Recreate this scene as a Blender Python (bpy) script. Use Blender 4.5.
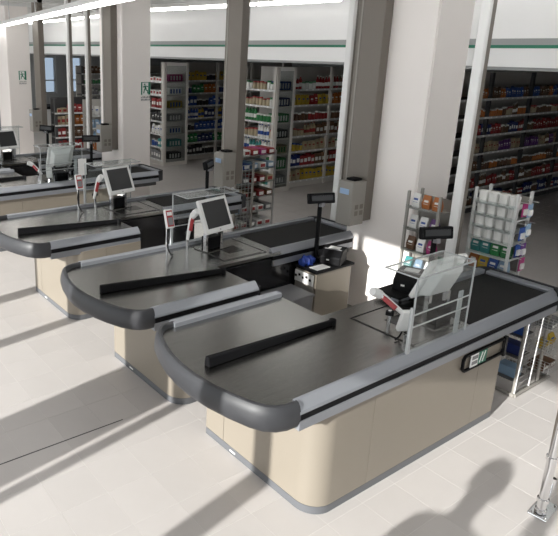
import bpy, bmesh, math, random
from mathutils import Vector, Matrix, Euler
random.seed(7)
for o in list(bpy.data.objects): bpy.data.objects.remove(o)
scene = bpy.context.scene
COL = scene.collection
R = math.radians
PI = math.pi

# ------------------------------------------------------------------ camera
YAW, PITCH, ROLL, FPX, CX, CY, CAMH = 0.96262774, 0.286161, 0.01658018, 603.6935, 176.519, 229.175, 2.9
IW, IH = 558, 536
fwd = Vector((math.cos(YAW) * math.cos(PITCH), math.sin(YAW) * math.cos(PITCH), -math.sin(PITCH)))
rt = Vector((math.sin(YAW), -math.cos(YAW), 0))
up = rt.cross(fwd)
rt2 = math.cos(ROLL) * rt + math.sin(ROLL) * up
up2 = -math.sin(ROLL) * rt + math.cos(ROLL) * up
cd = bpy.data.cameras.new('camera')
cam = bpy.data.objects.new('camera', cd)
COL.objects.link(cam)
m3 = Matrix((rt2, up2, -fwd)).transposed()
cam.matrix_world = Matrix.Translation((0, 0, CAMH)) @ m3.to_4x4()
cd.sensor_fit = 'HORIZONTAL'
cd.sensor_width = 36
cd.lens = FPX / IW * 36
cd.shift_x = (IW / 2 - CX) / IW
cd.shift_y = -(IH / 2 - CY) / IW
cd.clip_start = 0.05
cd.clip_end = 200
scene.camera = cam

def project(p):
    d = Vector(p) - Vector((0, 0, CAMH))
    z = d.dot(fwd)
    if z < .1: return None
    return CX + FPX * d.dot(rt2) / z, CY - FPX * d.dot(up2) / z

# ------------------------------------------------------------------ world, sun, exposure
w = bpy.data.worlds.new('world')
scene.world = w
w.use_nodes = True
bg = w.node_tree.nodes['Background']
bg.inputs[0].default_value = (0.96, 0.975, 1.0, 1)
bg.inputs[1].default_value = 1.8
sd = bpy.data.lights.new('sun', 'SUN')
sd.energy = 6.9
sd.angle = R(0.5)
sd.color = (1.0, 0.97, 0.93)
sun = bpy.data.objects.new('sun', sd)
COL.objects.link(sun)
SUNDIR = Vector((1, 0.165, -0.335)).normalized()
sun.rotation_euler = SUNDIR.to_track_quat('-Z', 'Y').to_euler()
sun.location = (-8, 3, 8)
vs = scene.view_settings
vs.view_transform = 'Standard'
vs.look = 'None'
vs.gamma = 1
vs.use_curve_mapping = False
vs.exposure = 0.26

# ------------------------------------------------------------------ materials
MATS = {}
def mat(name, col, rough=.5, metal=0., noise=0., nscale=8., bump=0., bscale=60., emit=0., objvar=0., coat=0., stretch=None, alpha=None, spec=None):
    if name in MATS: return MATS[name]
    m = bpy.data.materials.new(name)
    m.use_nodes = True
    nt = m.node_tree
    b = nt.nodes['Principled BSDF']
    b.inputs['Base Color'].default_value = (*col, 1)
    b.inputs['Roughness'].default_value = rough
    b.inputs['Metallic'].default_value = metal
    if spec is not None: b.inputs['Specular IOR Level'].default_value = spec
    if coat: b.inputs['Coat Weight'].default_value = coat
    if emit:
        b.inputs['Emission Color'].default_value = (*col, 1)
        b.inputs['Emission Strength'].default_value = emit
    if noise or bump or objvar:
        tc = nt.nodes.new('ShaderNodeTexCoord')
        mp = nt.nodes.new('ShaderNodeMapping')
        nt.links.new(tc.outputs['Object'], mp.inputs[0])
        if stretch: mp.inputs['Scale'].default_value = stretch
        fac = None
        if noise:
            n = nt.nodes.new('ShaderNodeTexNoise')
            n.inputs['Scale'].default_value = nscale
            n.inputs['Detail'].default_value = 5
            nt.links.new(mp.outputs[0], n.inputs[0])
            fac = n.outputs[0]
        hv = nt.nodes.new('ShaderNodeHueSaturation')
        hv.inputs['Color'].default_value = (*col, 1)
        mr = nt.nodes.new('ShaderNodeMapRange')
        mr.inputs[3].default_value = 1 - noise
        mr.inputs[4].default_value = 1 + noise
        if fac: nt.links.new(fac, mr.inputs[0])
        else: mr.inputs[0].default_value = .5
        val = mr.outputs[0]
        if objvar:
            oi = nt.nodes.new('ShaderNodeObjectInfo')
            m2 = nt.nodes.new('ShaderNodeMapRange')
            m2.inputs[3].default_value = 1 - objvar
            m2.inputs[4].default_value = 1 + objvar
            nt.links.new(oi.outputs['Random'], m2.inputs[0])
            mu = nt.nodes.new('ShaderNodeMath'); mu.operation = 'MULTIPLY'
            nt.links.new(val, mu.inputs[0]); nt.links.new(m2.outputs[0], mu.inputs[1])
            val = mu.outputs[0]
        nt.links.new(val, hv.inputs['Value'])
        nt.links.new(hv.outputs[0], b.inputs['Base Color'])
        if bump:
            n2 = nt.nodes.new('ShaderNodeTexNoise')
            n2.inputs['Scale'].default_value = bscale
            nt.links.new(mp.outputs[0], n2.inputs[0])
            bp = nt.nodes.new('ShaderNodeBump')
            bp.inputs['Strength'].default_value = bump
            bp.inputs['Distance'].default_value = .01
            nt.links.new(n2.outputs[0], bp.inputs['Height'])
            nt.links.new(bp.outputs[0], b.inputs['Normal'])
    MATS[name] = m
    return m

def clearmat(name, col, gl, rough=.02):
    m = bpy.data.materials.new(name)
    m.use_nodes = True
    nt = m.node_tree
    nt.nodes.remove(nt.nodes['Principled BSDF'])
    out = nt.nodes['Material Output']
    t = nt.nodes.new('ShaderNodeBsdfTransparent'); t.inputs[0].default_value = (*col, 1)
    g = nt.nodes.new('ShaderNodeBsdfGlossy'); g.inputs['Roughness'].default_value = rough
    lw = nt.nodes.new('ShaderNodeLayerWeight'); lw.inputs[0].default_value = .5
    pw = nt.nodes.new('ShaderNodeMath'); pw.operation = 'POWER'; pw.inputs[1].default_value = 4
    nt.links.new(lw.outputs['Facing'], pw.inputs[0])
    ml = nt.nodes.new('ShaderNodeMath'); ml.operation = 'MULTIPLY'; ml.inputs[1].default_value = .5
    nt.links.new(pw.outputs[0], ml.inputs[0])
    ad = nt.nodes.new('ShaderNodeMath'); ad.operation = 'ADD'; ad.inputs[1].default_value = gl
    nt.links.new(ml.outputs[0], ad.inputs[0])
    mx = nt.nodes.new('ShaderNodeMixShader')
    nt.links.new(ad.outputs[0], mx.inputs[0]); nt.links.new(t.outputs[0], mx.inputs[1]); nt.links.new(g.outputs[0], mx.inputs[2])
    nt.links.new(mx.outputs[0], out.inputs[0])
    MATS[name] = m
    return m

mat('tile', (.60, .567, .548), .42, noise=.05, nscale=3, bump=.04, bscale=40, objvar=.03)
mat('grout', (.72, .70, .67), .7)
mat('wall', (.74, .74, .73), .5, noise=.02)
mat('fascia', (.86, .86, .86), .22, noise=.02, nscale=2)
mat('green', (.015, .17, .10), .4)
mat('greyband', (.33, .34, .34), .5)
mat('column', (.86, .815, .785), .5, noise=.02, nscale=2)
mat('taupe', (.17, .15, .128), .5, noise=.03)
mat('boxgrey', (.28, .265, .24), .5, noise=.02)
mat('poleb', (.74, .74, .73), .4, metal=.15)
mat('beige', (.245, .215, .175), .42, noise=.02, nscale=3)
mat('plinth', (.12, .125, .135), .45)
mat('steel', (.31, .305, .295), .24, metal=1., noise=.2, nscale=6, stretch=(1, 14, 1), bump=.03, bscale=30)
mat('alu', (.31, .325, .355), .40, metal=.5, noise=.03)
mat('rubber', (.030, .031, .035), .48, noise=.1, nscale=20)
mat('black', (.006, .006, .007), .6, spec=.15)
mat('blackgloss', (.012, .012, .014), .15)
mat('belt', (.010, .010, .010), .65, noise=.2, nscale=30, spec=.2)
mat('whiteplastic', (.80, .80, .79), .35)
mat('greyplastic', (.22, .22, .23), .5)
mat('screen', (.018, .019, .021), .3)
mat('chrome', (.75, .75, .76), .12, metal=1.)
mat('wire', (.55, .55, .55), .3, metal=.8)
mat('darkwire', (.16, .15, .14), .4, metal=.5)
mat('paper', (.85, .85, .84), .7)
mat('red', (.38, .03, .035), .4)
mat('blue', (.02, .06, .34), .5)
mat('labelblue', (.35, .50, .72), .5)
mat('shelfm', (.62, .59, .55), .5, noise=.02)
mat('shelfback', (.50, .48, .45), .6)
mat('dark', (.05, .05, .052), .6)
mat('strip', (.62, .63, .62), .5)
mat('lamp', (1, .985, .95), .5, emit=8.)
mat('ceildark', (.16, .16, .16), .8)
mat('ceil', (.72, .72, .71), .7, noise=.02)
mat('skin', (.50, .32, .24), .5)
mat('jacket', (.08, .09, .12), .8)
mat('trouser', (.05, .055, .08), .8)
mat('hair', (.04, .028, .02), .6)
mat('fabricgrey', (.3, .3, .32), .8)
clearmat('acrylic', (.93, .95, .95), .05)
mat('acryledge', (.46, .48, .49), .15)
clearmat('pane', (.97, .98, .98), .0)
clearmat('tinted', (.42, .47, .52), .0)
clearmat('sidepane', (.80, .82, .82), .03)

# ------------------------------------------------------------------ mesh builder
class MB:
    def __init__(s, sy=1):
        s.v = []; s.f = []; s.sy = sy; s.mi = []; s.cur = 0
    def add(s, vs, fs):
        b = len(s.v)
        s.v += [(x, y * s.sy, z) for x, y, z in vs]
        s.f += [tuple(b + i for i in f) for f in fs]
        s.mi += [s.cur] * len(fs)
        return s
    def box(s, x0, x1, y0, y1, z0, z1):
        return s.add([(x0, y0, z0), (x1, y0, z0), (x1, y1, z0), (x0, y1, z0), (x0, y0, z1), (x1, y0, z1), (x1, y1, z1), (x0, y1, z1)],
                     [(0, 3, 2, 1), (4, 5, 6, 7), (0, 1, 5, 4), (1, 2, 6, 5), (2, 3, 7, 6), (3, 0, 4, 7)])
    def obox(s, c, size, rot=(0, 0, 0)):
        M = Matrix.Translation(c) @ Euler(rot).to_matrix().to_4x4()
        a, b, d = [q / 2 for q in size]
        vs = [tuple(M @ Vector((x * a, y * b, z * d))) for z in (-1, 1) for x, y in ((-1, -1), (1, -1), (1, 1), (-1, 1))]
        return s.add(vs, [(0, 3, 2, 1), (4, 5, 6, 7), (0, 1, 5, 4), (1, 2, 6, 5), (2, 3, 7, 6), (3, 0, 4, 7)])
    def prism(s, poly, z0, z1):
        n = len(poly)
        return s.add([(x, y, z0) for x, y in poly] + [(x, y, z1) for x, y in poly],
                     [tuple(range(n))[::-1], tuple(range(n, 2 * n))] + [(i, (i + 1) % n, n + (i + 1) % n, n + i) for i in range(n)])
    def sweepx(s, prof, x0, x1):           # profile in (y,z), extruded along x
        n = len(prof)
        return s.add([(x0, y, z) for y, z in prof] + [(x1, y, z) for y, z in prof],
                     [tuple(range(n)), tuple(range(n, 2 * n))[::-1]] + [(i, n + i, n + (i + 1) % n, (i + 1) % n) for i in range(n)])
    def tube(s, pts, r, n=8, caps=True):
        pts = [Vector(p) for p in pts]
        rr = r if isinstance(r, (list, tuple)) else [r] * len(pts)
        rings = []
        prev = None
        for i, p in enumerate(pts):
            d = (pts[min(i + 1, len(pts) - 1)] - pts[max(i - 1, 0)]).normalized()
            if prev is None:
                a = d.orthogonal().normalized()
            else:
                a = (prev - d * prev.dot(d)).normalized()
            prev = a
            b = d.cross(a)
            rings.append([tuple(p + (a * math.cos(2 * PI * k / n) + b * math.sin(2 * PI * k / n)) * rr[i]) for k in range(n)])
        vs = [q for g in rings for q in g]
        fs = []
        for i in range(len(pts) - 1):
            for k in range(n):
                fs.append((i * n + k, i * n + (k + 1) % n, (i + 1) * n + (k + 1) % n, (i + 1) * n + k))
        if caps:
            fs.append(tuple(range(n))[::-1]); fs.append(tuple(range((len(pts) - 1) * n, len(pts) * n)))
        return s.add(vs, fs)
    def lathe(s, prof, n=10, c=(0, 0, 0)):   # prof: (r,z)
        vs = [(c[0] + r * math.cos(2 * PI * k / n), c[1] + r * math.sin(2 * PI * k / n), c[2] + z) for r, z in prof for k in range(n)]
        m = len(prof)
        fs = [(i * n + k, i * n + (k + 1) % n, (i + 1) * n + (k + 1) % n, (i + 1) * n + k) for i in range(m - 1) for k in range(n)]
        fs += [tuple(range(n))[::-1], tuple(range((m - 1) * n, m * n))]
        return s.add(vs, fs)
    def mesh(s, name, mats, smooth=False):
        me = bpy.data.meshes.new(name)
        me.from_pydata(s.v, [], s.f)
        bm = bmesh.new(); bm.from_mesh(me)
        bmesh.ops.recalc_face_normals(bm, faces=bm.faces[:])
        bm.to_mesh(me); bm.free()
        for mm in (mats if isinstance(mats, (list, tuple)) else [mats]): me.materials.append(MATS[mm])
        if len(me.polygons) == len(s.mi): me.polygons.foreach_set('material_index', s.mi)
        if smooth:
            me.polygons.foreach_set('use_smooth', [True] * len(me.polygons))
            try: me.set_sharp_from_angle(angle=R(40))
            except Exception: pass
        return me
    def build(s, name, mats, parent=None, smooth=False, bevel=0, loc=None, rot=None):
        o = bpy.data.objects.new(name, s.mesh(name, mats, smooth))
        COL.objects.link(o)
        if parent: o.parent = parent
        if loc: o.location = loc
        if rot: o.rotation_euler = rot
        if bevel:
            b = o.modifiers.new('bevel', 'BEVEL'); b.width = bevel; b.segments = 2; b.limit_method = 'ANGLE'; b.angle_limit = R(40)
        return o

def tag(o, label=None, cat=None, group=None, kind=None):
    if label: o['label'] = label
    if cat: o['category'] = cat
    if group: o['group'] = group
    if kind: o['kind'] = kind
    return o
def thing(name, label, cat, loc=(0, 0, 0), rz=0, group=None):
    o = bpy.data.objects.new(name, None)
    o.empty_display_size = .1
    COL.objects.link(o)
    o.location = loc; o.rotation_euler = (0, 0, rz)
    return tag(o, label, cat, group)
def struct(o, label=None): return tag(o, label, None, None, 'structure')
def B(*a, sy=1): return MB(sy).box(*a)

# ------------------------------------------------------------------ the setting
TS, TX, TY = .3451, .2297, .3218
XW0, XW1, YW0, YW1 = -3.0, 19.0, -4.0, 22.0
floor = struct(B(XW0 - .2, XW1, YW0 - .2, YW1, -.1, -.0012).build('floor', 'grout'), 'pale grey tiled shop floor')
g = .0016
tm = B(g, TS - g, g, TS - g, -.0012, 0).mesh('floor_tile', 'tile')
cells = []
i0, i1 = math.floor((XW0 - TX) / TS), math.floor((XW1 - TX) / TS)
j0, j1 = math.floor((YW0 - TY) / TS), math.floor((YW1 - TY) / TS)
for i in range(i0, i1):
    for j in range(j0, j1):
        x, y = TX + i * TS, TY + j * TS
        p = project((x + TS / 2, y + TS / 2, 0))
        vis = p is not None and -12 < p[0] < 570 and 0 < p[1] < 555
        hid = False
        for (a, b, c, d) in ((2.62, 4.7, 2.14, 3.1), (2.62, 3.4, 3.7, 4.7), (2.62, 3.4, 5.7, 6.7)):
            if x > a and x + TS < b and y > c and y + TS < d: hid = True
        cells.append(((0 if vis and not hid else 1), x * x + y * y, x, y))
cells.sort()
rest = MB()
for k, (a, d, x, y) in enumerate(cells):
    if k < 300:
        o = bpy.data.objects.new('floor_tile', tm); COL.objects.link(o); o.parent = floor; o.location = (x, y, 0)
    elif x < 9:
        rest.box(x + g, x + TS - g, y + g, y + TS - g, -.0012, 0)
    else:
        rest.box(x + g, x + TS - g, y + g, y + TS - g, -.0012, 0)
tag(rest.build('floor_tiles', 'tile', floor), 'pale floor tiles farther off', kind='stuff')
struct(B(1.0, 2.12, 3.765, 3.774, -.0005, .0015).build('shadow_line_1', 'dark'), 'thin dark strip drawn as a shadow line on the floor')  # dark sliver standing in for a thin cast shadow on the tiles

# ceilings, walls
CZ = 4.0
struct(B(XW0 - .2, 8.6, YW0 - .2, YW1 + .2, CZ, CZ + .15).build('ceiling', 'ceil'), 'white ceiling above the checkouts')
struct(B(8.46, XW1 + .2, YW0 - .2, YW1 + .2, 3.25, 3.4).build('ceiling_rear', 'ceildark'), 'low ceiling above the shelving')
wf = MB()
wf.box(XW0 - .2, XW1 + .2, YW0 - .2, YW0, 0, 2.5); wf.box(XW0 - .2, XW1 + .2, YW0 - .2, YW0, 3.75, CZ); wf.box(XW0 - .2, -2.7, YW0 - .2, YW0, 2.5, 3.75); wf.box(8.0, XW1 + .2, YW0 - .2, YW0, 2.5, 3.75)
wf = struct(wf.build('wall_front', 'wall'), 'plain wall with a band of high windows added for light')
for k in range(8):  # unseen high windows, added behind the camera to brighten the column sides
    a = -2.7 + k * 10.7 / 8
    B(a, a + .06, YW0 - .14, YW0 - .04, 2.5, 3.75).build('window_post', 'greyband', wf)
    B(a + .06, a + 10.7 / 8, YW0 - .095, YW0 - .085, 2.5, 3.75).build('pane', 'pane', wf)  # pane of the added, unseen high windows
struct(B(XW1, XW1 + .2, YW0, YW1 + .2, 0, CZ).build('wall_right', 'greyband'), 'plain wall')
# fascia bulkhead on plane X = 8.2
fw = struct(B(8.2, 8.45, 1.0 - 5, YW1, 3.13, CZ).build('wall_fascia', 'fascia'), 'white bulkhead above the shelving with a green stripe')
B(8.205, 8.45, YW0, YW1, 3.05, 3.13).build('recess_band', 'greyband', fw)
B(8.19, 8.45, YW0, YW1, 3.01, 3.05).build('green_stripe', 'green', fw)
B(8.2, 8.45, YW0, YW1, 2.775, 3.01).build('lower_panel', 'fascia', fw)
B(8.22, 8.50, YW0, YW1, 2.735, 2.775).build('bottom_channel', 'greyband', fw)
for k in range(5):
    y = 1.2 + k * 4.1
    B(8.196, 8.2005, y, y + .012, 3.13, CZ).build('panel_joint', 'greyband', fw)
# far wall with two windows
fb = MB()
wins = [(9.1, 9.65), (10.05, 10.75)]
fb.box(XW0, wins[0][0], YW1, YW1 + .2, 0, CZ)
fb.box(wins[0][1], wins[1][0], YW1, YW1 + .2, 0, CZ)
fb.box(wins[1][1], XW1, YW1, YW1 + .2, 0, CZ)
for a, b in wins:
    fb.box(a, b, YW1, YW1 + .2, 0, 1.3); fb.box(a, b, YW1, YW1 + .2, 2.65, CZ)
struct(fb.build('wall_back', 'greyband'), 'dark far wall with two bright windows')
for k, (a, b) in enumerate(wins):
    t = thing('window_%d' % (k + 1), 'bright window in the dark far wall', None, ((a + b) / 2, YW1 + .1, 1.3)); struct(t)
    h = (b - a) / 2
    f = MB(); f.box(-h, -h + .05, -.05, .05, 0, 1.35); f.box(h - .05, h, -.05, .05, 0, 1.35); f.box(-h + .05, h - .05, -.05, .05, 0, .05); f.box(-h + .05, h - .05, -.05, .05, 1.3, 1.35); f.box(-h + .05, h - .05, -.04, .04, .46, .50)
    f.build('window_frame', 'greyband', t)
    B(-h + .05, h - .05, -.005, .005, .05, .46).build('pane', 'tinted', t)
    B(-h + .05, h - .05, -.005, .005, .50, 1.30).build('pane', 'tinted', t)

# storefront on plane X = -3 that the daylight comes through (posts, header, panes)
HEAD = 3.82
sf = struct(B(XW0 - .2, XW0, YW0, YW1, HEAD, CZ).build('wall_left', 'wall'), 'header above the shop front glazing')
posts = [(-2.6, -2.5), (-1.2, -1.1), (.1, .2), (1.60, 1.76), (2.72, 2.81), (2.865, 3.59), (4.74, 4.89), (5.76, 5.96), (7.9, 8.0), (9.4, 9.9), (11.3, 11.4), (13, 13.1), (15, 15.4), (17, 17.1), (19, 19.1), (21, 21.2)]
for a, b in posts:
    B(XW0 - .12, XW0 - .02, a, b, 0, HEAD).build('window_post', 'greyband', sf)
B(XW0 - .12, XW0 - .02, YW0, YW1, 0, .06).build('window_sill', 'greyband', sf)
ed = [YW0] + [q for p in posts for q in p] + [YW1]
for k in range(0, len(ed), 2):
    if ed[k + 1] - ed[k] > .08:
        B(XW0 - .075, XW0 - .065, ed[k], ed[k + 1], .06, HEAD).build('pane', 'pane', sf)
B(XW0 - .12, XW0 - .02, YW0, 1.6, 2.95, HEAD).build('sun_cut_panel', 'greyband', sf)  # unseen panel, its height set so the floor sun ends near the belt
B(XW0 - .12, XW0 - .02, 3.59, YW1, 3.2, HEAD).build('sun_cut_panel', 'greyband', sf)  # unseen panel added to keep stray sun off the sales floor

# ceiling light lines
def light_line(p0, p1, label, z=3.66):
    p0, p1 = Vector((*p0, z)), Vector((*p1, z))
    d = p1 - p0
    L = d.length
    t = thing('ceiling_light', label, 'ceiling light', p0, math.atan2(d.y, d.x), 'continuous ceiling light lines')
    B(0, L, -.06, .06, .035, .10).build('channel', 'whiteplastic', t)
    n = max(1, round(L / 1.5))
    for k in range(n):
        MB().tube([(k * L / n + .03, 0, .01), ((k + 1) * L / n - .03, 0, .01)], .028, 8).build('tube', 'lamp', t, True)
    for k in range(max(1, int(L / 3))):
        MB().tube([(k * 3 + 1, 0, .1), (k * 3 + 1, 0, CZ - z)], .008, 5).build('hanger', 'wire', t)
light_line((7.0, 12.6), (7.5, 19.0), 'shorter ceiling light line hanging close to the far end of the bulkhead')
light_line((7.35, 6.4), (6.6, 11.2), 'ceiling light line hanging in front of the white bulkhead')
light_line((2.9, 3.7), (6.55, 21.8), 'ceiling light line on the shop front side of the columns', 3.40)
light_line((4.6, -3.0), (4.6, 3.4), 'ceiling light line over the open floor')
light_line((7.2, -3.0), (7.2, 5.9), 'ceiling light line in front of the bulkhead above the snack racks')
for k in range(9):
    y = 8.5 + 1.5 * k
    B(XW0, 8.2, y, y + .05, 3.86, 3.94).build('ceiling_beam', 'ceil')
for o in [o for o in bpy.data.objects if o.name.startswith('ceiling_beam')]: struct(o, 'thin ceiling beam')

# ------------------------------------------------------------------ columns, ducts, poles
def column(y0, label, sign=None, yd=.82):
    t = thing('column', label, 'column', (5.45, y0, 0))
    B(0, .6, 0, yd, 0, CZ).build('shaft', 'column', t, bevel=.012)
    B(-.006, .606, -.006, yd + .006, 0, .07).build('base_trim', 'boxgrey', t)
    B(.02, .045, -.008, 0, .07, CZ).build('corner_strip', 'column', t)
    return t
column(3.57, 'broad off-white square column standing behind the checkout with the wire basket rack')
column(9.6, 'off-white square column with an exit sign beside two slim metal poles')
column(15.4, 'off-white square column with an exit sign next to the far shelf racks')

def duct(y0, y1, label, pl):
    t = thing('service_duct', label, 'duct', (5.32, y0, 1.10), 0, 'service ducts hanging by the checkouts')
    W = y1 - y0
    z = -1.10
    B(0, .125, 0, W, .05, CZ - 1.10).build('duct', 'taupe', t, bevel=.006)
    bx = B(-.22, -.0005, .0, .20, .02, .50).build('socket_box', 'boxgrey', t, bevel=.008)
    B(-.15, -.03, .04, .16, .50, .525).build('cable_cap', 'black', bx, bevel=.006)
    B(-.223, -.219, .05, .17, .36, .42).build('label_plate', 'labelblue', bx)
    for dz in (.13, .20):
        for dx in (-.16, -.08):
            B(dx, dx + .05, -.003, .001, dz, dz + .05).build('socket', 'taupe', bx)
    B(-.006, .0, .27, .29, .05, CZ - 1.1).build('duct_seam', 'boxgrey', t)
duct(4.07, 4.40, 'dark taupe service duct with a grey socket box in front of the broad white column', 0)
duct(6.25, 6.58, 'dark taupe service duct with a grey socket box hanging clear of any column', 0)
duct(9.75, 10.08, 'dark taupe service duct with a grey socket box beside the column with the exit sign', 0)
duct(13.0, 13.33, 'dark taupe service duct with a grey socket box beyond two slim metal poles', 0)

def pole(x, y, label, r=.05):
    t = thing('metal_pole', label, 'pole', (x, y, 0), 0, 'slim metal poles by the checkouts')
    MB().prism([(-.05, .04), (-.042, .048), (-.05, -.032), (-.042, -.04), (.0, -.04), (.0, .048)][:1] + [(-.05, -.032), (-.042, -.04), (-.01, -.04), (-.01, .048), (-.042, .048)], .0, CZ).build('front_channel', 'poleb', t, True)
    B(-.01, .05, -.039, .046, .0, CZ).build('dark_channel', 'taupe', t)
    B(-.08, .07, -.08, .08, 0, .012).build('foot_plate', 'alu', t)
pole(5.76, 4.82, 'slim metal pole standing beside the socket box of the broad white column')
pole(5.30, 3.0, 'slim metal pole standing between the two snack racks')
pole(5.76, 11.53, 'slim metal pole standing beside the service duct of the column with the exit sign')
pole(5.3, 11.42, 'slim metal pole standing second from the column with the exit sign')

def exit_sign(x, y, label, zc=2.245):
    t = thing('exit_sign', label, 'exit sign', (x, y, zc), 0, 'exit signs on columns')
    B(-.105, .105, -.012, 0, -.12, .12).build('sign_plate', 'paper', t)
    p = '%s'
    f = MB(); f.box(-.10, -.075, -.016, -.012, -.11, .115); f.box(.055, .10, -.016, -.012, -.11, .115); f.box(-.075, .055, -.016, -.012, .105, .115)
    f.build('green_field', 'green', t)
    m = MB()
    m.lathe([(.004, -.014), (.018, 0), (.004, .014)], 8, (-.025, -.015, .075))
    m.obox((-.01, -.015, .02), (.034, .004, .07), (0, R(-18), 0))
    m.obox((-.035, -.015, -.045), (.018, .004, .08), (0, R(14), 0))
    m.obox((.018, -.015, -.03), (.05, .004, .02), (0, R(25), 0))
    m.obox((.04, -.015, -.065), (.018, .004, .05), (0, R(-10), 0))
    m.obox((-.042, -.015, .035), (.045, .004, .014), (0, R(-35), 0))
    m.obox((.025, -.015, .038), (.05, .004, .014), (0, R(20), 0))
    m.build('running_figure', 'green', t)
    q = MB()
    for r, (n, zz) in enumerate(((6, -.155), (7, -.20))):
        for k in range(n):
            xx = -.085 + k * .17 / (n - 1) - .008
            q.box(xx, xx + .016, -.006, 0, zz - .015, zz + (.015 if (k + r) % 3 else .005))
    q.build('small_lettering', 'greyplastic', t)
exit_sign(5.94, 9.6, 'green and white exit sign on the column beside two slim poles')
exit_sign(5.82, 15.4, 'green and white exit sign on the column next to the far shelf racks')

# ------------------------------------------------------------------ checkout counters
W = 1.37
BOW = [(.36, .0), (.27, .005), (.20, .03), (.14, .08), (.095, .16), (.05, .30), (.015, .46), (.0, .62), (.005, .78), (.03, .94), (.07, 1.08), (.125, 1.22), (.18, 1.30), (.235, 1.345), (.29, 1.366), (.36, W)]
def offset(path, d):
    out = []
    for i, p in enumerate(path):
        a = Vector(path[max(i - 1, 0)]); b = Vector(path[min(i + 1, len(path) - 1)])
        t = (b - a).normalized()
        out.append((p[0] + t.y * d, p[1] - t.x * d))
    return out
def strip(sy, path, z0, z1, th):
    q = offset(path, th)
    n = len(path)
    m = MB(sy)
    m.add([(x, y, z) for z in (z0, z1) for pp in (path, q) for x, y in pp],
          [(i, i + 1, 2 * n + i + 1, 2 * n + i) for i in range(n - 1)] + [(n + i, n + i + 1, 3 * n + i + 1, 3 * n + i) for i in range(n - 1)] +
          [(i, i + 1, n + i + 1, n + i) for i in range(n - 1)] + [(2 * n + i, 2 * n + i + 1, 3 * n + i + 1, 3 * n + i) for i in range(n - 1)] +
          [(0, n, 3 * n, 2 * n), (n - 1, 2 * n - 1, 4 * n - 1, 3 * n - 1)])
    return m
RAIL_TOP = [(.0, .893), (.006, .905), (.052, .952), (.06, .955), (.072, .955), (.072, .90), (.03, .885), (.0, .885)]
RAIL_FLAT = [(.0, .893), (.004, .945), (.012, .955), (.078, .955), (.08, .952), (.08, .90), (.03, .885), (.0, .885)]
RAIL_LOW = [(.002, .776), (.002, .838), (.05, .838), (.05, .776)]

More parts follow.
